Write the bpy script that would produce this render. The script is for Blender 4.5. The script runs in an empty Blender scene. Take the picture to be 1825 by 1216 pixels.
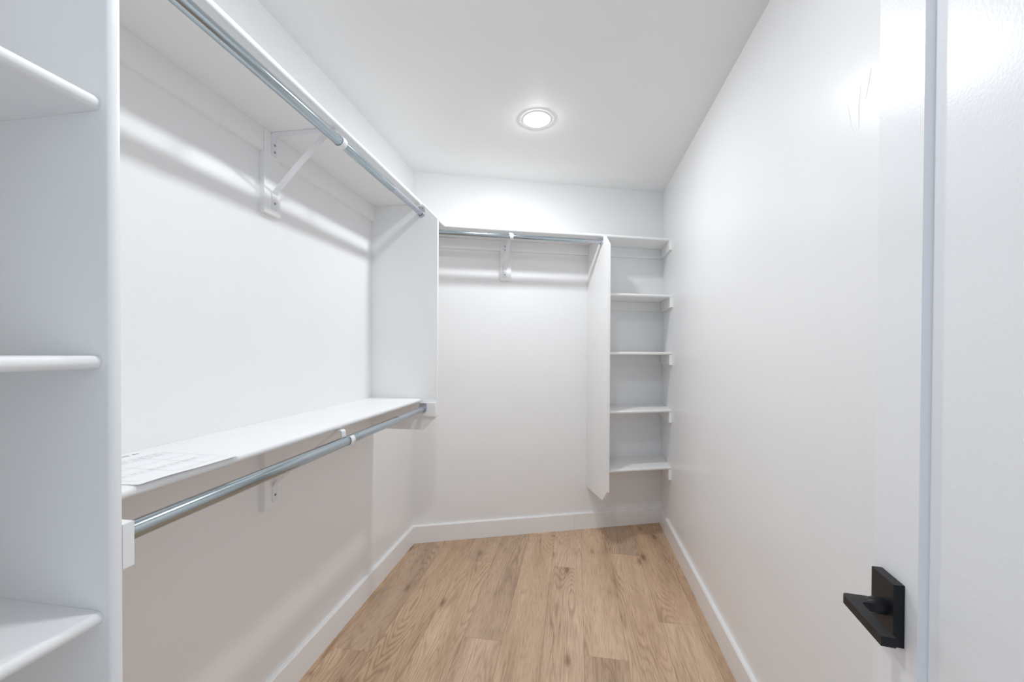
import bpy, bmesh, math, random
from mathutils import Vector, Matrix

scene = bpy.context.scene
COL = scene.collection

# ------------------------------------------------------------------ camera
CAM_H = 1.27035
cam_data = bpy.data.cameras.new('camera')
cam = bpy.data.objects.new('camera', cam_data)
COL.objects.link(cam)
yaw, pitch, roll = 0.16041, -0.00907, 0.00402
fwd = Vector((-math.sin(yaw) * math.cos(pitch), math.cos(yaw) * math.cos(pitch), math.sin(pitch)))
rgt = Vector((math.cos(yaw), math.sin(yaw), 0))
upv = rgt.cross(fwd)
r2 = rgt * math.cos(roll) + upv * math.sin(roll)
u2 = upv * math.cos(roll) - rgt * math.sin(roll)
cam.matrix_world = Matrix(((r2.x, u2.x, -fwd.x, 0), (r2.y, u2.y, -fwd.y, 0), (r2.z, u2.z, -fwd.z, CAM_H), (0, 0, 0, 1)))
cam_data.sensor_width = 36
cam_data.lens = 705.01 / 1825 * 36
cam_data.shift_y = (631.257 - 608) / 1825
cam_data.clip_start = 0.01
scene.camera = cam

# ------------------------------------------------------------------ world, light level, exposure
WORLD_COL = (0.74, 0.86, 1.0)
WORLD_STR = 0.43          # daylight of the next room, through the open door behind the camera
LAMP_STR = 228.0          # emission of the ceiling lamp's lens
LAMP2_STR = 165.0         # its twin at the doorway end
world = bpy.data.worlds.new('world')
scene.world = world
world.use_nodes = True
bg = world.node_tree.nodes['Background']
bg.inputs['Color'].default_value = (*WORLD_COL, 1)
bg.inputs['Strength'].default_value = WORLD_STR
scene.view_settings.view_transform = 'Standard'
scene.view_settings.look = 'None'
scene.view_settings.gamma = 1
scene.view_settings.use_curve_mapping = False
scene.view_settings.exposure = 1.06
scene.cycles.max_bounces = 14
scene.cycles.diffuse_bounces = 10   # white room: most of its light is bounced

# ------------------------------------------------------------------ room measures (metres; Y runs into the closet)
H = 2.44
XL, XR = -1.058, 0.631
YL, YR = 2.461, 3.078
Y0 = -0.35
TH = math.atan2(YR - YL, XR - XL)
CT, ST = math.cos(TH), math.sin(TH)


def yback(x):
    return YL + (x - XL) * math.tan(TH)


def bk(s, off, z):
    """point given along the back wall, in front of it, height"""
    return (XL + s * CT + off * ST, YL + s * ST - off * CT, z)


def s_at_x(x, off):
    return (x - XL - off * ST) / CT


# ------------------------------------------------------------------ materials
def new_mat(name):
    m = bpy.data.materials.new(name)
    m.use_nodes = True
    nt = m.node_tree
    return m, nt, nt.nodes, nt.links, nt.nodes['Principled BSDF']


def paint(name, col, rough, bump=0.0, scale=260.0, spec=0.5, mottled=0.02):
    m, nt, N, L, b = new_mat(name)
    tc = N.new('ShaderNodeTexCoord')
    n1 = N.new('ShaderNodeTexNoise')
    n1.inputs['Scale'].default_value = 3.0
    n1.inputs['Detail'].default_value = 3
    L.new(tc.outputs['Object'], n1.inputs['Vector'])
    r = N.new('ShaderNodeValToRGB')
    r.color_ramp.elements[0].position = 0.3
    r.color_ramp.elements[1].position = 0.7
    r.color_ramp.elements[0].color = (*[c * (1 - mottled) for c in col], 1)
    r.color_ramp.elements[1].color = (*col, 1)
    L.new(n1.outputs['Fac'], r.inputs['Fac'])
    L.new(r.outputs['Color'], b.inputs['Base Color'])
    b.inputs['Roughness'].default_value = rough
    b.inputs['Specular IOR Level'].default_value = spec
    if bump:
        n2 = N.new('ShaderNodeTexNoise')
        n2.inputs['Scale'].default_value = scale
        n2.inputs['Detail'].default_value = 2
        L.new(tc.outputs['Object'], n2.inputs['Vector'])
        bp = N.new('ShaderNodeBump')
        bp.inputs['Strength'].default_value = bump
        bp.inputs['Distance'].default_value = 0.002
        L.new(n2.outputs['Fac'], bp.inputs['Height'])
        L.new(bp.outputs['Normal'], b.inputs['Normal'])
    return m


def plain(name, col, rough=0.5, metal=0.0, spec=0.5):
    m, nt, N, L, b = new_mat(name)
    tc = N.new('ShaderNodeTexCoord')
    n1 = N.new('ShaderNodeTexNoise')
    n1.inputs['Scale'].default_value = 40
    L.new(tc.outputs['Object'], n1.inputs['Vector'])
    mr = N.new('ShaderNodeMapRange')
    mr.inputs['To Min'].default_value = rough * 0.9
    mr.inputs['To Max'].default_value = min(1, rough * 1.1)
    L.new(n1.outputs['Fac'], mr.inputs['Value'])
    L.new(mr.outputs['Result'], b.inputs['Roughness'])
    b.inputs['Base Color'].default_value = (*col, 1)
    b.inputs['Metallic'].default_value = metal
    b.inputs['Specular IOR Level'].default_value = spec
    return m


def emit(name, col, strength):
    m, nt, N, L, b = new_mat(name)
    b.inputs['Base Color'].default_value = (0.9, 0.9, 0.9, 1)
    b.inputs['Emission Color'].default_value = (*col, 1)
    b.inputs['Emission Strength'].default_value = strength
    return m


def wood():
    m, nt, N, L, b = new_mat('oak_plank')

    def math_(op, a=None, bb=None, c=None):
        n = N.new('ShaderNodeMath')
        n.operation = op
        for i, v in enumerate((a, bb, c)):
            if v is None:
                continue
            if isinstance(v, (int, float)):
                n.inputs[i].default_value = v
            else:
                L.new(v, n.inputs[i])
        return n.outputs[0]

    def noise(vec, scale, detail=3, rough=0.5):
        n = N.new('ShaderNodeTexNoise')
        n.inputs['Scale'].default_value = scale
        n.inputs['Detail'].default_value = detail
        n.inputs['Roughness'].default_value = rough
        L.new(vec, n.inputs['Vector'])
        return n.outputs['Fac']

    def scaled(vec, s):
        mp = N.new('ShaderNodeMapping')
        mp.inputs['Scale'].default_value = s
        L.new(vec, mp.inputs['Vector'])
        return mp.outputs['Vector']

    def ramp(fac, stops):
        r = N.new('ShaderNodeValToRGB')
        e = r.color_ramp.elements
        while len(e) < len(stops):
            e.new(0.5)
        for el, (p, c) in zip(e, stops):
            el.position = p
            el.color = (*c, 1) if len(c) == 3 else c
        L.new(fac, r.inputs['Fac'])
        return r.outputs['Color']

    def mix(kind, fac, a, bb):
        n = N.new('ShaderNodeMix')
        n.data_type = 'RGBA'
        n.blend_type = kind
        if isinstance(fac, (int, float)):
            n.inputs[0].default_value = fac
        else:
            L.new(fac, n.inputs[0])
        for i, v in ((6, a), (7, bb)):
            if isinstance(v, tuple):
                n.inputs[i].default_value = (*v, 1)
            else:
                L.new(v, n.inputs[i])
        return n.outputs[2]

    tc = N.new('ShaderNodeTexCoord')
    oi = N.new('ShaderNodeObjectInfo')
    rnd = oi.outputs['Random']
    off = N.new('ShaderNodeCombineXYZ')
    L.new(math_('MULTIPLY', rnd, 37.0), off.inputs[0])
    L.new(math_('MULTIPLY', rnd, 91.0), off.inputs[1])
    L.new(math_('MULTIPLY', rnd, 13.0), off.inputs[2])
    add = N.new('ShaderNodeVectorMath')
    add.operation = 'ADD'
    L.new(tc.outputs['Object'], add.inputs[0])
    L.new(off.outputs[0], add.inputs[1])
    V = add.outputs[0]
    # slow tone drift along the plank
    broad = noise(scaled(V, (9, 1.3, 1)), 1.0, 3)
    base = ramp(broad, [(0.28, (0.45, 0.302, 0.197)), (0.5, (0.595, 0.412, 0.275)), (0.72, (0.70, 0.505, 0.350))])
    # growth ring contours
    field = noise(scaled(V, (7.0, 0.85, 1)), 1.0, 1.5, 0.45)
    wob = noise(scaled(V, (60, 6, 1)), 1.0, 2)
    ring = math_('SINE', math_('ADD', math_('MULTIPLY', field, 210.0), math_('MULTIPLY', wob, 1.3)))
    ringm = math_('POWER', math_('MULTIPLY_ADD', ring, 0.5, 0.5), 2.5)
    where = noise(scaled(V, (5, 1.1, 1)), 1.0, 2)
    wm = N.new('ShaderNodeMapRange')
    wm.inputs['From Min'].default_value = 0.42
    wm.inputs['From Max'].default_value = 0.62
    L.new(where, wm.inputs['Value'])
    base = mix('MULTIPLY', math_('MULTIPLY', ringm, math_('MULTIPLY_ADD', wm.outputs[0], 0.45, 0.10)), base, (0.52, 0.45, 0.40))
    # fine pores and pale lime streaks
    pore = noise(scaled(V, (420, 14, 1)), 1.0, 3, 0.6)
    base = mix('MULTIPLY', 0.8, base, ramp(pore, [(0.30, (0.62, 0.58, 0.55)), (0.55, (1, 1, 1))]))
    lime = noise(scaled(V, (260, 5, 1)), 1.0, 2, 0.6)
    base = mix('MIX', math_('MULTIPLY', ramp(lime, [(0.56, (0, 0, 0)), (0.74, (1, 1, 1))]), 0.32), base, (0.82, 0.65, 0.49))
    # knots
    vo = N.new('ShaderNodeTexVoronoi')
    vo.inputs['Scale'].default_value = 1.0
    L.new(scaled(V, (9, 3.2, 1)), vo.inputs['Vector'])
    kn = ramp(vo.outputs['Distance'], [(0.0, (1, 1, 1)), (0.07, (0.75, 0.75, 0.75)), (0.16, (0.16, 0.16, 0.16)), (0.30, (0, 0, 0))])
    sep = N.new('ShaderNodeSeparateColor')
    L.new(vo.outputs['Color'], sep.inputs[0])
    pick = math_('GREATER_THAN', sep.outputs[0], 0.30)
    base = mix('MULTIPLY', math_('MULTIPLY', math_('MULTIPLY', kn, pick), 0.85), base, (0.30, 0.22, 0.16))
    # each plank its own tone
    tone = N.new('ShaderNodeHueSaturation')
    t2 = math_('FRACT', math_('MULTIPLY', rnd, 17.31))
    L.new(math_('MULTIPLY_ADD', t2, 0.27, 0.885), tone.inputs['Value'])
    L.new(math_('MULTIPLY_ADD', math_('FRACT', math_('MULTIPLY', rnd, 5.77)), 0.12, 0.92), tone.inputs['Saturation'])
    L.new(base, tone.inputs['Color'])
    L.new(tone.outputs['Color'], b.inputs['Base Color'])
    b.inputs['Roughness'].default_value = 0.52
    b.inputs['Specular IOR Level'].default_value = 0.3
    bp = N.new('ShaderNodeBump')
    bp.inputs['Strength'].default_value = 0.25
    bp.inputs['Distance'].default_value = 0.0008
    L.new(pore, bp.inputs['Height'])
    L.new(bp.outputs['Normal'], b.inputs['Normal'])
    return m


def galvanised(name, col, rough):
    m, nt, N, L, b = new_mat(name)
    tc = N.new('ShaderNodeTexCoord')
    n1 = N.new('ShaderNodeTexNoise')
    n1.inputs['Scale'].default_value = 30
    n1.inputs['Detail'].default_value = 4
    L.new(tc.outputs['Object'], n1.inputs['Vector'])
    mr = N.new('ShaderNodeMapRange')
    mr.inputs['To Min'].default_value = rough * 0.7
    mr.inputs['To Max'].default_value = rough * 1.3
    L.new(n1.outputs['Fac'], mr.inputs['Value'])
    L.new(mr.outputs['Result'], b.inputs['Roughness'])
    b.inputs['Base Color'].default_value = (*col, 1)
    b.inputs['Metallic'].default_value = 1.0
    return m


M = dict(
    wall=paint('wall_paint', (0.86, 0.86, 0.86), 0.28, 0.06, 220, 0.25),
    ceil=paint('ceiling_paint', (0.85, 0.85, 0.845), 0.6, 0.08, 200, 0.35),
    trim=paint('trim_paint', (0.87, 0.87, 0.87), 0.32, 0.03, 300, 0.5),
    shelf=paint('shelf_paint', (0.87, 0.87, 0.865), 0.34, 0.05, 300, 0.5),
    door=paint('door_paint', (0.86, 0.86, 0.87), 0.26, 0.06, 300, 0.42),
    wood=wood(),
    slab=plain('subfloor', (0.10, 0.08, 0.06), 0.9),
    rod=galvanised('rod_steel', (0.44, 0.51, 0.55), 0.15),
    rod2=galvanised('rod_inner_steel', (0.52, 0.54, 0.60), 0.30),
    zinc=galvanised('zinc_plate', (0.62, 0.65, 0.68), 0.28),
    bracket=plain('bracket_enamel', (0.80, 0.80, 0.84), 0.35),
    screw=galvanised('screw_steel', (0.45, 0.45, 0.47), 0.3),
    recess=plain('screw_recess', (0.03, 0.03, 0.03), 0.6),
    black=plain('black_metal', (0.008, 0.008, 0.010), 0.40, spec=0.28),
    lens=emit('lamp_lens', (0.93, 0.965, 1.0), LAMP_STR),
    lens2=emit('lamp_lens_dim', (0.93, 0.965, 1.0), LAMP2_STR),
    lamptrim=plain('lamp_trim', (0.85, 0.85, 0.85), 0.4),
    paper=plain('paper', (0.86, 0.86, 0.87), 0.7, spec=0.2),
    ink=plain('ink', (0.12, 0.12, 0.13), 0.8),
    rule=plain('pale_ink', (0.62, 0.62, 0.64), 0.8),
)


# ------------------------------------------------------------------ mesh helpers (all coordinates are world metres)
def tag(o, label=None, cat=None, group=None, kind=None):
    if label:
        o['label'] = label
    if cat:
        o['category'] = cat
    if group:
        o['group'] = group
    if kind:
        o['kind'] = kind
    return o


WLOC = {}


def thing(name, loc, label, cat, group=None, kind=None):
    o = bpy.data.objects.new(name, None)
    o.empty_display_size = 0.05
    o.location = loc
    COL.objects.link(o)
    WLOC[o] = Vector(loc)
    return tag(o, label, cat, group, kind)


def link(name, bm, mat, parent=None, smooth=False, bevel=0.0, segs=2):
    if bevel:
        es = [e for e in bm.edges if len(e.link_faces) == 2 and e.calc_face_angle(0) > 0.5]
        bmesh.ops.bevel(bm, geom=es, offset=bevel, segments=segs, affect='EDGES', profile=0.5, clamp_overlap=True)
    bmesh.ops.recalc_face_normals(bm, faces=bm.faces)
    xs = [v.co for v in bm.verts]
    lo = Vector((min(c.x for c in xs), min(c.y for c in xs), min(c.z for c in xs)))
    hi = Vector((max(c.x for c in xs), max(c.y for c in xs), max(c.z for c in xs)))
    org = Vector(((lo.x + hi.x) / 2, (lo.y + hi.y) / 2, lo.z))
    for v in bm.verts:
        v.co -= org
    me = bpy.data.meshes.new(name)
    bm.to_mesh(me)
    bm.free()
    me.materials.append(mat)
    if smooth:
        for p in me.polygons:
            p.use_smooth = True
        try:
            me.set_sharp_from_angle(angle=math.radians(40))
        except Exception:
            pass
    o = bpy.data.objects.new(name, me)
    COL.objects.link(o)
    WLOC[o] = org
    if parent is not None:
        o.parent = parent
        o.location = org - WLOC[parent]
    else:
        o.location = org
    return o


def bm_prism(bm, bottom, top):
    """two matching rings of points -> closed solid"""
    a = [bm.verts.new(p) for p in bottom]
    b = [bm.verts.new(p) for p in top]
    n = len(a)
    bm.faces.new(a[::-1])
    bm.faces.new(b)
    for i in range(n):
        j = (i + 1) % n
        bm.faces.new((a[i], a[j], b[j], b[i]))
    return bm


def prism(bottom, top):
    return bm_prism(bmesh.new(), bottom, top)


def box(x0, x1, y0, y1, z0, z1, bm=None):
    bm = bm or bmesh.new()
    return bm_prism(bm, [(x0, y0, z0), (x1, y0, z0), (x1, y1, z0), (x0, y1, z0)],
                    [(x0, y0, z1), (x1, y0, z1), (x1, y1, z1), (x0, y1, z1)])


def bbox_back(s0, s1, o0, o1, z0, z1, bm=None):
    """box in back-wall coordinates"""
    bm = bm or bmesh.new()
    q = [(s0, o0), (s1, o0), (s1, o1), (s0, o1)]
    return bm_prism(bm, [bk(s, o, z0) for s, o in q], [bk(s, o, z1) for s, o in q])


def tube_pts(pts, r, n=20, bm=None, cap=True):
    """round bar through a list of points"""
    bm = bm or bmesh.new()
    pts = [Vector(p) for p in pts]
    rings = []
    prev = None
    for i, p in enumerate(pts):
        d = (pts[min(i + 1, len(pts) - 1)] - pts[max(i - 1, 0)]).normalized()
        ref = prev if prev is not None else (Vector((0, 0, 1)) if abs(d.z) < 0.9 else Vector((1, 0, 0)))
        a = (ref - d * ref.dot(d)).normalized()
        prev = a
        b = d.cross(a)
        rr = r[i] if isinstance(r, (list, tuple)) else r
        rings.append([bm.verts.new(p + (a * math.cos(2 * math.pi * k / n) + b * math.sin(2 * math.pi * k / n)) * rr) for k in range(n)])
    for r0, r1 in zip(rings, rings[1:]):
        for k in range(n):
            bm.faces.new((r0[k], r0[(k + 1) % n], r1[(k + 1) % n], r1[k]))
    if cap:
        bm.faces.new(rings[0][::-1])
        bm.faces.new(rings[-1])
    return bm


def strap(pts, width_dir, w, t, bm=None):
    """flat metal strap along a polyline; width_dir is the direction of its width"""
    bm = bm or bmesh.new()
    pts = [Vector(p) for p in pts]
    wd = Vector(width_dir).normalized()
    secs = []
    for i, p in enumerate(pts):
        d = (pts[min(i + 1, len(pts) - 1)] - pts[max(i - 1, 0)]).normalized()
        nn = wd.cross(d).normalized()
        secs.append([bm.verts.new(p + wd * (w / 2 * sx) + nn * (t / 2 * sy)) for sx, sy in ((-1, -1), (1, -1), (1, 1), (-1, 1))])
    for a, b in zip(secs, secs[1:]):
        for k in range(4):
            bm.faces.new((a[k], a[(k + 1) % 4], b[(k + 1) % 4], b[k]))
    bm.faces.new(secs[0][::-1])
    bm.faces.new(secs[-1])
    return bm


def nose_profile(depth, z0, z1, n=7):
    """shelf section from the wall (0) to the rounded front: list of (d, z)"""
    r = (z1 - z0) / 2
    pr = [(0, z0)]
    for k in range(n + 1):
        a = -math.pi / 2 + math.pi * k / n
        pr.append((depth - r * 0.85 + r * 0.85 * math.cos(a), (z0 + z1) / 2 + r * math.sin(a)))
    pr.append((0, z1))
    return pr


# ------------------------------------------------------------------ setting
floor = link('floor', prism([(XL - 0.1, Y0, -0.1), (XR + 0.1, Y0, -0.1), (XR + 0.1, yback(XR + 0.1) + 0.12, -0.1), (XL - 0.1, yback(XL - 0.1) + 0.12, -0.1)],
                            [(XL - 0.1, Y0, -0.009), (XR + 0.1, Y0, -0.009), (XR + 0.1, yback(XR + 0.1) + 0.12, -0.009), (XL - 0.1, yback(XL - 0.1) + 0.12, -0.009)]), M['slab'])
tag(floor, 'light brown oak plank floor running towards the angled back wall', 'floor', kind='structure')

PW = 0.1765
cols = {  # left edge index -> Y of the end joints
    -7: (0.7,),
    -6: (0.25, 1.535), -5: (1.02,), -4: (0.9, 2.308), -3: (0.35, 1.687), -2: (1.24, 2.72), -1: (0.98, 2.329),
    0: (0.36, 1.665), 1: (1.18, 2.535), 2: (0.72, 1.93), 3: (1.33,),
}
GAP = 0.00035
for k, ends in cols.items():
    x0 = max(0.041 + PW * k, XL + 0.001)
    x1 = min(0.041 + PW * (k + 1), XR - 0.001)
    ys = [Y0] + list(ends) + [None]
    for a, b in zip(ys, ys[1:]):
        lo = a + GAP
        h0 = (yback(x0) - 0.002) if b is None else b - GAP
        h1 = (yback(x1) - 0.002) if b is None else b - GAP
        q = [(x0 + GAP, lo), (x1 - GAP, lo), (x1 - GAP, h1), (x0 + GAP, h0)]
        bm = prism([(x, y, -0.009) for x, y in q], [(x, y, 0.0) for x, y in q])
        link('plank', bm, M['wood'], floor, bevel=0.0006, segs=1)

ceil = link('ceiling', prism([(XL - 0.1, Y0, H), (XR + 0.1, Y0, H), (XR + 0.1, yback(XR + 0.1) + 0.12, H), (XL - 0.1, yback(XL - 0.1) + 0.12, H)],
                             [(XL - 0.1, Y0, H + 0.1), (XR + 0.1, Y0, H + 0.1), (XR + 0.1, yback(XR + 0.1) + 0.12, H + 0.1), (XL - 0.1, yback(XL - 0.1) + 0.12, H + 0.1)]), M['ceil'])
tag(ceil, 'plain white ceiling above the closet', 'ceiling', kind='structure')


def wall_poly(name, q, label, mat='wall'):
    o = link(name, prism([(x, y, 0.0) for x, y in q], [(x, y, H) for x, y in q]), M[mat])
    return tag(o, label, 'wall', kind='structure')


wall_left = wall_poly('wall_left', [(XL - 0.1, Y0), (XL, Y0), (XL, yback(XL)), (XL - 0.1, yback(XL - 0.1))], 'white left wall carrying the long shelves and rods')
wall_right = wall_poly('wall_right', [(XR, Y0), (XR + 0.1, Y0), (XR + 0.1, yback(XR + 0.1)), (XR, yback(XR))], 'bare white right wall behind the open door')
wall_back = wall_poly('wall_back', [(XL - 0.1, yback(XL - 0.1)), (XR + 0.1, yback(XR + 0.1)), (XR + 0.1, yback(XR + 0.1) + 0.12), (XL - 0.1, yback(XL - 0.1) + 0.12)], 'angled white back wall of the closet')
wall_front = wall_poly('wall_front', [(XL, -0.12), (-0.60, -0.12), (-0.60, -0.01), (XL, -0.01)], 'short white wall return beside the shelf tower')

BT, BH = 0.0165, 0.115
BC = 0.006


def base_profile():
    return [(0, 0), (BT, 0), (BT, BH - BC), (BT - BC * 0.7, BH), (0, BH)]


def baseboard(name, f0, f1, label):
    pr = base_profile()
    o = link(name, prism([f0(d, z) for d, z in pr], [f1(d, z) for d, z in pr]), M['trim'], bevel=0.0008, segs=1)
    return tag(o, label, 'baseboard', kind='structure')


baseboard('baseboard_left', lambda d, z: (XL + d, 0.0, z), lambda d, z: (XL + d, yback(XL + d) - BT / CT, z), 'white baseboard along the left wall under the shelves')
baseboard('baseboard_right', lambda d, z: (XR - d, Y0, z), lambda d, z: (XR - d, yback(XR - d) - BT / CT, z), 'white baseboard along the bare right wall')
base_back = tag(thing('baseboard_back', bk(0.9, 0, 0), 'white baseboard along the angled back wall', 'baseboard', kind='structure'))
for sa, sb in ((None, 1.1145), (1.1155, None)):
    pr = base_profile()
    f0 = [bk(s_at_x(XL, d) if sa is None else sa, d, z) for d, z in pr]
    f1 = [bk(s_at_x(XR, d) if sb is None else sb, d, z) for d, z in pr]
    link('baseboard_length', prism(f0, f1), M['trim'], base_back, bevel=0.0008, segs=1)

# ------------------------------------------------------------------ recessed ceiling lamp
LX, LY = -0.202, 2.005
def lathe(prof, cx, cy, n=48):
    bm = bmesh.new()
    rings = []
    for r, z in prof:
        if r < 1e-6:
            rings.append([bm.verts.new((cx, cy, z))])
        else:
            rings.append([bm.verts.new((cx + r * math.cos(2 * math.pi * k / n), cy + r * math.sin(2 * math.pi * k / n), z)) for k in range(n)])
    for a, b in zip(rings, rings[1:]):
        for k in range(n):
            k2 = (k + 1) % n
            if len(b) == 1:
                bm.faces.new((a[k], a[k2], b[0]))
            elif len(a) == 1:
                bm.faces.new((a[0], b[k2], b[k]))
            else:
                bm.faces.new((a[k], a[k2], b[k2], b[k]))
    return bm


def ceiling_light(LX, LY, label, lens):
    lamp = thing('ceiling_light', (LX, LY, H), label, 'ceiling light', 'disc lights in the ceiling')
    link('trim_ring', lathe([(0.080, H - 0.0003), (0.0795, H - 0.0016), (0.077, H - 0.0026), (0.068, H - 0.0032), (0.0490, H - 0.0036), (0.0485, H - 0.002)], LX, LY), M['lamptrim'], lamp, smooth=True)
    link('lens', lathe([(0.0480, H - 0.0022), (0.0480, H - 0.0040), (0.044, H - 0.0064), (0.031, H - 0.0084), (0.016, H - 0.0094), (0, H - 0.0097)], LX, LY), M[lens], lamp, smooth=True)


ceiling_light(LX, LY, 'round white disc light glowing in the ceiling before the back wall', 'lens')
# its twin above the doorway end: out of frame, but it lights the end panel and casts the handle's shadow straight down
ceiling_light(LX, 0.70, 'round white disc light glowing in the ceiling at the doorway end', 'lens2')

# ------------------------------------------------------------------ door on the right
DA = math.radians(6.5)
DD = Vector((math.sin(DA), math.cos(DA), 0))        # towards the free edge
DN = Vector((-math.cos(DA), math.sin(DA), 0))       # out of the face that shows
DP = Vector((0.38, 0.543, 0.0))                     # handle axis on the face


def dr(u, n, z):
    p = DP - DD * u + DN * n
    return (p.x, p.y, z)


def dbox(u0, u1, n0, n1, z0, z1, bm=None):
    q = [(u0, n0), (u1, n0), (u1, n1), (u0, n1)]
    return bm_prism(bm or bmesh.new(), [dr(u, n, z0) for u, n in q], [dr(u, n, z1) for u, n in q])


UF, UI, UH = -0.039, 0.041, 0.72
DT = 0.035
door = thing('door_1', dr(UH, -DT / 2, 0.012), 'white panelled door standing open with black lever handle', 'door', kind='structure')
link('stile', dbox(UF, UI, -DT, 0, 0.012, 2.04), M['door'], door, bevel=0.0015)
link('stile', dbox(UH - 0.08, UH, -DT, 0, 0.012, 2.04), M['door'], door, bevel=0.0015)
link('rail', dbox(UI, UH - 0.08, -DT, 0, 1.95, 2.04), M['door'], door, bevel=0.0015)
link('rail', dbox(UI, UH - 0.08, -DT, 0, 0.012, 0.20), M['door'], door, bevel=0.0015)
link('door_panel', dbox(UI, UH - 0.08, -DT + 0.009, -0.009, 0.20, 1.95), M['door'], door)
HZ = 0.9625
ros = link('handle_plate', dbox(-0.0215, 0.0205, 0.0002, 0.011, HZ - 0.0365, HZ + 0.0365), M['black'], door, bevel=0.0012)
tag(ros, 'square black rosette with lever handle')
zc = 0.9625
link('handle_neck', tube_pts([dr(0.002, 0.0108, zc), dr(0.002, 0.020, zc), dr(0.002, 0.024, zc), dr(0.002, 0.030, zc)], [0.0095, 0.0095, 0.0085, 0.005], 24), M['black'], ros, smooth=True)


def lever():
    """flat L-shaped blade: a short return at the neck, then the grip towards the hinge side"""
    bm = bmesh.new()
    out = [(-0.006, 0.022), (-0.006, 0.0445)]
    for k in range(1, 5):                       # rounded outer corner
        a = math.pi - math.pi / 2 * k / 4
        out.append((-0.006 + 0.0055 + 0.0055 * math.cos(a), 0.0445 + 0.0055 * math.sin(a)))
    out += [(0.0735, 0.050), (0.074, 0.037), (0.013, 0.037), (0.010, 0.034), (0.010, 0.022)]
    return bm_prism(bm, [dr(u, n, 0.9575) for u, n in out], [dr(u, n, 0.968) for u, n in out])


link('lever', lever(), M['black'], ros, bevel=0.0022, segs=3)

# ------------------------------------------------------------------ long shelves on the left wall
ZS0, ZS1 = 2.018, 2.038        # upper shelf
ZL0, ZL1 = 1.003, 1.022        # lower shelf
XF = -0.788                    # shelf front on the left wall
YP = 0.497                     # far face of the near partition
YE = 1.933                     # near face of the far end panel
PT = 0.018
DEP = XF - XL

up = thing('closet_shelf', (XL, 1.2, ZS0), 'long white upper shelf running along the left wall near the ceiling', 'shelf')
pr = nose_profile(DEP, ZS0, ZS1)
link('shelf_board', prism([(XL + 0.0005 + d, 0.0, z) for d, z in pr], [(XL + 0.0005 + d, yback(XL + d) - 0.001, z) for d, z in pr]), M['shelf'], up, smooth=True)
CZ = 0.078
BRY0, BRY1 = 1.186, 1.258       # backing board of the left brackets
link('wall_cleat', box(XL, XL + 0.018, YP, BRY0 - 0.0008, ZS0 - CZ, ZS0 - 0.0002), M['shelf'], up, bevel=0.0012)
link('wall_cleat', box(XL, XL + 0.018, BRY1 + 0.0008, YE - 0.0005, ZS0 - CZ, ZS0 - 0.0002), M['shelf'], up, bevel=0.0012)

lo = thing('closet_shelf', (XL, 1.2, ZL0), 'long white lower shelf on the left wall with a printed sheet on it', 'shelf')
pr = nose_profile(DEP + 0.004, ZL0, ZL1)
link('shelf_board', prism([(XL + 0.0005 + d, YP + 0.0003, z) for d, z in pr], [(XL + 0.0005 + d, YE - 0.0003, z) for d, z in pr]), M['shelf'], lo, smooth=True)
link('wall_cleat', box(XL, XL + 0.018, YP + 0.017, BRY0 - 0.0008, ZL0 - CZ, ZL0 - 0.0002), M['shelf'], lo, bevel=0.0012)
link('wall_cleat', box(XL, XL + 0.018, BRY1 + 0.0008, YE - 0.019, ZL0 - CZ, ZL0 - 0.0002), M['shelf'], lo, bevel=0.0012)
link('end_cleat', box(XL, -0.679, YP + 0.0002, YP + 0.016, 0.934, ZL0 - 0.0004), M['shelf'], lo, bevel=0.0012)
link('end_cleat', box(XL, -0.703, YE - 0.018, YE - 0.0002, 0.934, ZL0 - 0.0004), M['shelf'], lo, bevel=0.0012)

# hung end panel with clipped corners
XPF = -0.700
pan = [(XL + 0.0004, 0.860), (-0.775, 0.860), (XPF, 0.935), (XPF, 1.940), (-0.777, ZS0 - 0.0004), (XL + 0.0004, ZS0 - 0.0004)]
o = link('end_panel', prism([(x, YE, z) for x, z in pan], [(x, YE + PT, z) for x, z in pan]), M['shelf'], bevel=0.002)
tag(o, 'white hung end panel with clipped corners at far end of the left shelves', 'panel')

# near partition (shelf tower side), rounded front edge
XQ = -0.676
pp = [(XL + 0.0004, YP - PT), (XQ - 0.006, YP - PT), (XQ - 0.0018, YP - PT + 0.0025), (XQ, YP - PT + 0.007), (XQ, YP - 0.006), (XQ - 0.0018, YP - 0.002), (XQ - 0.006, YP), (XL + 0.0004, YP)]
o = link('partition_panel', prism([(x, y, 0.0) for x, y in pp], [(x, y, ZS0 - 0.0004) for x, y in pp]), M['shelf'], smooth=True)
tag(o, 'tall white partition with rounded front edge beside the near shelf tower', 'panel')

# tower shelves
TX = -0.690
for z, lab in ((1.640, 'highest white tower shelf in view at left, its underside showing'),
               (1.2605, 'middle white tower shelf at left, seen edge-on at eye level'),
               (0.881, 'lowest white tower shelf in view at left, its top side showing')):
    pr = nose_profile(TX - XL, z - 0.0195, z, 9)
    o = link('tower_shelf', prism([(XL + 0.0005 + d, -0.0095, zz) for d, zz in pr], [(XL + 0.0005 + d, YP - PT - 0.0003, zz) for d, zz in pr]), M['shelf'], smooth=True)
    tag(o, lab, 'shelf', 'shelves of the near tower')

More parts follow.
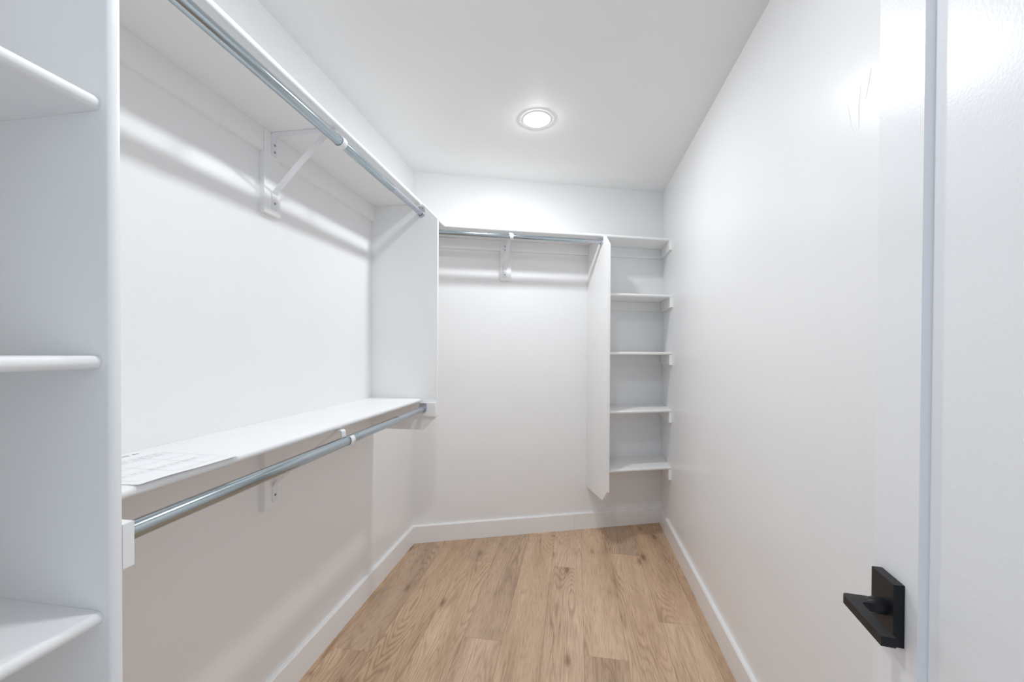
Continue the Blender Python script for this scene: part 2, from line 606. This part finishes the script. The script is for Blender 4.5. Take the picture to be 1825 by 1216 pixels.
# ------------------------------------------------------------------ back shelf, divider and small shelves
OB = 0.243
bs = thing('closet_shelf', bk(0.9, 0, ZS0), 'white shelf along the angled back wall above the hanging rod', 'shelf')
pr = nose_profile(OB, ZS0 - 0.002, ZS1 - 0.003)
link('shelf_board', prism([bk(s_at_x(XF + 0.0008, d) if d > 0 else s_at_x(XF + 0.0008, 0.0005), max(d, 0.0005), z) for d, z in pr],
                          [bk(s_at_x(XR - 0.0005, max(d, 0.0005)), max(d, 0.0005), z) for d, z in pr]), M['shelf'], bs, smooth=True)
BB0, BB1 = 0.577, 0.651
SD0, SD1 = 1.210, 1.228          # divider
zb = ZS0 - 0.0025
link('wall_cleat', bbox_back(0.02, BB0 - 0.0008, 0.0003, 0.018, zb - 0.068, zb), M['shelf'], bs, bevel=0.0012)
link('wall_cleat', bbox_back(BB1 + 0.0008, SD0 - 0.0005, 0.0003, 0.018, zb - 0.068, zb), M['shelf'], bs, bevel=0.0012)
link('wall_cleat', bbox_back(SD1 + 0.0005, s_at_x(XR - 0.0185, 0.018), 0.0003, 0.018, zb - 0.068, zb), M['shelf'], bs, bevel=0.0012)
OD = 0.340
dv = [(0.0004, 0.300), (0.276, 0.300), (OD, 0.374), (OD, 1.942), (0.272, zb), (0.0004, zb)]
# outline keeps clear of the shelf above
o = link('divider_panel', prism([bk(SD0, d, z) for d, z in dv], [bk(SD1, d, z) for d, z in dv]), M['shelf'], bevel=0.002)
tag(o, 'white hung divider panel with pointed lower corner on the back wall', 'panel')


def side_cleat(parent, ztop, h, off):
    # runs along the right wall from the back wall towards the room
    q = [(XR - 0.018, yback(XR - 0.018) - 0.0003), (XR - 0.0004, yback(XR) - 0.0003), (XR - 0.0004, yback(XR) - off / CT), (XR - 0.018, yback(XR - 0.018) - off / CT + 0.006)]
    link('side_cleat', prism([(x, y, ztop - h) for x, y in q], [(x, y, ztop) for x, y in q]), M['shelf'], parent, bevel=0.0015)


side_cleat(bs, zb, 0.064, 0.262)
OS = 0.285
names = ['topmost small white shelf between divider and right wall, below the long back shelf',
         'second small white shelf from the top between divider and right wall',
         'third small white shelf from the top between divider and right wall, top side showing',
         'lowest small white shelf between divider and right wall, above the baseboard']
for z, lab in zip((1.646, 1.264, 0.8805, 0.498), names):
    t = thing('cubby_shelf', bk(1.45, 0, z - 0.019), lab, 'shelf', 'small shelves in the back corner')
    pr = nose_profile(OS, z - 0.019, z)
    link('shelf_board', prism([bk(SD1 + 0.0005, max(d, 0.0005), zz) for d, zz in pr], [bk(s_at_x(XR - 0.0005, max(d, 0.0005)), max(d, 0.0005), zz) for d, zz in pr]), M['shelf'], t, smooth=True)
    side_cleat(t, z - 0.0195, 0.066, 0.300)
    link('back_cleat', bbox_back(SD1 + 0.0005, s_at_x(XR - 0.0185, 0.018), 0.0003, 0.018, z - 0.0195 - 0.066, z - 0.0195), M['shelf'], t, bevel=0.0012)

# ------------------------------------------------------------------ brackets
def frame_left(y):
    return lambda a, d, z: (XL + d, y + a, z)          # a along the wall, d out of it


def frame_back(s):
    return lambda a, d, z: bk(s + a, d, z)


def bracket(fr, ztop, bottom, rod_d, rod_z, rod_r, label, half, board_off, adir):
    t = thing('shelf_bracket', fr(0, 0, bottom), label, 'bracket', 'shelf and rod brackets')
    # backing board
    b0, b1 = board_off - half, board_off + half
    q = [(b0, 0.0003), (b1, 0.0003), (b1, 0.019), (b0, 0.019)]
    link('backing_board', prism([fr(a, d, bottom) for a, d in q], [fr(a, d, ztop - 0.0003) for a, d in q]), M['shelf'], t, bevel=0.0012)
    wd = Vector(fr(1, 0, 0)) - Vector(fr(0, 0, 0))
    w = 0.024
    d0 = 0.0205
    zt = ztop - 0.0018
    hr = rod_r + 0.0022
    de = rod_d - hr - 0.0006
    link('arm', strap([fr(0, d0, zt - 0.075), fr(0, d0, zt - 0.006), fr(0, d0 + 0.002, zt - 0.0015), fr(0, d0 + 0.006, zt), fr(0, min(de - 0.008, 0.245), zt)], wd, w, 0.0026), M['bracket'], t)
    br = strap([fr(0, d0, bottom + 0.018), fr(0, d0, bottom + 0.072), fr(0, d0 + 0.012, bottom + 0.087), fr(0, 0.5 * (d0 + de - 0.02), (bottom + 0.08 + zt) / 2 + 0.002), fr(0, de - 0.034, zt - 0.014), fr(0, de - 0.022, zt - 0.0035)], wd, w, 0.0026)
    link('brace', br, M['bracket'], t)
    # hook that carries the rod
    hook = [fr(0, min(de - 0.012, 0.24), zt - 0.0028), fr(0, de - 0.005, zt - 0.003), fr(0, de - 0.001, zt - 0.007)]
    for k in range(0, 13):
        a = math.pi + math.radians(235) * k / 12
        hook.append(fr(0, rod_d + hr * math.cos(a), rod_z + hr * math.sin(a)))
    link('rod_hook', strap(hook, wd, 0.022, 0.0026), M['bracket'], t)
    # screws
    for a, d, z in ((0, d0 + 0.0013, zt - 0.038), (0, d0 + 0.0013, zt - 0.062), (0, d0 + 0.0013, bottom + 0.040)):
        p0, p1 = Vector(fr(a, d, z)), Vector(fr(a, d + 0.0018, z))
        s = link('screw', tube_pts([p0, p1], [0.0050, 0.0036], 12), M['screw'], t)
        p2 = Vector(fr(a, d + 0.0021, z))
        link('screw_recess', tube_pts([p1, p2], 0.0018, 6), M['recess'], s)
    return t


RX, RZ = -0.787, 1.970                         # upper rod
bracket(frame_left(1.230), ZS0, 1.737, RX - XL, RZ, 0.0155, 'white metal bracket under the upper left shelf holding its rod', 0.036, -0.008, 1)
LR0, LR1 = Vector((-0.745, YP + 0.0165, 0.961)), Vector((-0.768, YE - 0.0185, 0.970))


def lrod(y):
    return LR0.lerp(LR1, (y - LR0.y) / (LR1.y - LR0.y))


q = lrod(1.235)
bracket(frame_left(1.230), ZL0, 0.722, q.x - XL, q.z, 0.0155, 'white metal bracket under the lower left shelf holding its rod', 0.036, -0.008, 1)
RB, RBZ = 0.248, 1.980
bracket(frame_back(0.608), ZS0 - 0.002, 1.745, RB, RBZ, 0.0155, 'white metal bracket under the back shelf holding the back rod', 0.037, 0.006, 1)

# ------------------------------------------------------------------ rods
def rod(p0, p1, splits, label, ft=0.036):
    """telescoping rod: tubes sliding into one another, a flange at each end"""
    p0, p1 = Vector(p0), Vector(p1)
    d = (p1 - p0).normalized()
    t = thing('closet_rod', p0, label, 'rod', 'hanging rods')
    m1, m2 = p0.lerp(p1, splits[0]), p0.lerp(p1, splits[1])
    R1, R2 = 0.0163, 0.0132
    link('outer_tube', tube_pts([p0 + d * 0.003, m1 - d * 0.002, m1], [R1, R1, R1 - 0.0008], 32), M['rod'], t, smooth=True)
    link('middle_tube', tube_pts([m1 - d * 0.001, m2 - d * 0.002, m2], [0.0150, 0.0150, 0.0144], 32), M['rod'], t, smooth=True)
    link('inner_tube', tube_pts([m2 - d * 0.001, p1 - d * 0.003], R2, 28), M['rod2'], t, smooth=True)
    for p, dd, rr in ((p0, d, R1), (p1, -d, R2)):
        side = Vector((0, 0, 1)).cross(dd).normalized()
        # flange plate: rounded tag with two screws above the cup
        prof = []
        for k in range(13):
            a = math.pi + math.pi * k / 12
            prof.append((math.cos(a) * (rr + 0.007), math.sin(a) * (rr + 0.007)))
        prof += [(rr + 0.007, ft - 0.004), (rr + 0.003, ft), (-(rr + 0.003), ft), (-(rr + 0.007), ft - 0.004)]
        f = link('end_flange', prism([p + side * x + Vector((0, 0, z)) + dd * 0.0003 for x, z in prof], [p + side * x + Vector((0, 0, z)) + dd * 0.0025 for x, z in prof]), M['zinc'], t)
        cup = bmesh.new()
        n = 20
        rings = []
        for rad, h in ((rr + 0.0045, 0.0025), (rr + 0.0045, 0.011), (rr + 0.0015, 0.011), (rr + 0.0015, 0.0025)):
            ring = []
            for k in range(n + 1):
                a = math.pi * 0.95 + math.pi * 1.1 * k / n
                ring.append(cup.verts.new(p + side * (rad * math.cos(a)) + Vector((0, 0, rad * math.sin(a))) + dd * h))
            rings.append(ring)
        for a, b in zip(rings, rings[1:] + rings[:1]):
            for k in range(n):
                cup.faces.new((a[k], a[k + 1], b[k + 1], b[k]))
        link('cup', cup, M['zinc'], f)
        for sx in (-0.009, 0.009):
            q0 = p + side * sx + Vector((0, 0, ft - 0.0085)) + dd * 0.0025
            link('screw', tube_pts([q0, q0 + dd * 0.002], [0.0042, 0.003], 10), M['screw'], f)
    return t


rod((RX, YP + 0.0003, RZ), (RX, YE - 0.0003, RZ), (0.502, 0.775), 'steel hanging rod under the upper left shelf')
rod(LR0, LR1, (0.495, 0.785), 'steel hanging rod under the lower left shelf', 0.030)
rod(bk(s_at_x(XL, RB) + 0.004, RB, RBZ), bk(SD0 - 0.0003, RB, RBZ), (0.525, 0.905), 'steel hanging rod under the back shelf', 0.031)

# ------------------------------------------------------------------ printed sheet on the lower shelf
PX0, PX1, PY0, PY1 = -1.048, -0.779, 0.597, 0.812


def sheet_z(x, y):
    t = max(0.0, (x - (PX1 - 0.05)) / 0.05)
    return ZL1 + 0.0004 + 0.0022 * t * t + 0.0012 * max(0, math.sin((y - PY0) * 30)) * t


bm = bmesh.new()
NX, NY = 20, 14
g = [[[bm.verts.new((PX0 + (PX1 - PX0) * i / NX + (0.010 * (j / NY)), PY0 + (PY1 - PY0) * j / NY, sheet_z(PX0 + (PX1 - PX0) * i / NX, PY0 + (PY1 - PY0) * j / NY) + k)) for k in (0, 0.0003)] for j in range(NY + 1)] for i in range(NX + 1)]
for i in range(NX):
    for j in range(NY):
        for k in (0, 1):
            bm.faces.new((g[i][j][k], g[i + 1][j][k], g[i + 1][j + 1][k], g[i][j + 1][k]))
for i in range(NX):
    for j in (0, NY):
        bm.faces.new((g[i][j][0], g[i + 1][j][0], g[i + 1][j][1], g[i][j][1]))
for j in range(NY):
    for i in (0, NX):
        bm.faces.new((g[i][j][0], g[i][j + 1][0], g[i][j + 1][1], g[i][j][1]))
sheet = link('paper_sheet', bm, M['paper'], smooth=True)
tag(sheet, 'white printed form lying on the near end of the lower left shelf', 'paper')


def ink_rect(bm, x0, x1, y0, y1):
    n = max(1, int((x1 - x0) / 0.012))
    for i in range(n):
        a, b = x0 + (x1 - x0) * i / n, x0 + (x1 - x0) * (i + 1) / n
        vs = [bm.verts.new((x + 0.010 * (y - PY0) / (PY1 - PY0), y, sheet_z(x, y) + 0.00045)) for x, y in ((a, y0), (b, y0), (b, y1), (a, y1))]
        bm.faces.new(vs)


random.seed(4)
bm = bmesh.new()
y = PY0 + 0.055
while y < PY1 - 0.030:
    w = random.uniform(0.0035, 0.006)
    if random.random() > 0.12:
        ink_rect(bm, PX0 + 0.016, PX0 + 0.0185, y, y + w)
        ink_rect(bm, PX0 + 0.016, PX0 + 0.0235, y, y + 0.0016)
        if random.random() > 0.4:
            ink_rect(bm, PX0 + 0.021, PX0 + 0.0235, y, y + w)
    y += w + 0.0022
link('printed_heading', bm, M['ink'], sheet)
bm = bmesh.new()
ya, yb = PY0 + 0.016, PY1 - 0.014
for x in (0.058, 0.074, 0.088, 0.135, 0.180, 0.194, 0.240):
    ink_rect(bm, PX0 + x, PX0 + x + 0.0012, ya, yb)
for yy in (ya, PY0 + 0.085, PY0 + 0.150, yb):
    ink_rect(bm, PX0 + 0.058, PX0 + 0.241, yy, yy + 0.0011)
for x in (0.064, 0.080, 0.184):
    y = ya + 0.006
    while y < yb - 0.02:
        w = random.uniform(0.006, 0.016)
        ink_rect(bm, PX0 + x, PX0 + x + 0.003, y, y + w)
        y += w + random.uniform(0.003, 0.010)
link('printed_table', bm, M['rule'], sheet)

# ------------------------------------------------------------------ dried paint runs on the right wall
for pts in ([(1.058, 1.858), (1.050, 1.836), (1.045, 1.812), (1.040, 1.792), (1.032, 1.776), (1.027, 1.770)],
            [(1.012, 1.872), (1.014, 1.850), (1.017, 1.826), (1.016, 1.800), (1.017, 1.776)],
            [(0.980, 1.890), (0.985, 1.866), (0.992, 1.842), (0.998, 1.828)]):
    n = len(pts)
    link('paint_run', tube_pts([(XR + 0.0002, y, z) for y, z in pts], [0.0004 + 0.0008 * math.sin(math.pi * (i + 0.5) / n) for i in range(n)], 10), M['wall'], wall_right, smooth=True)
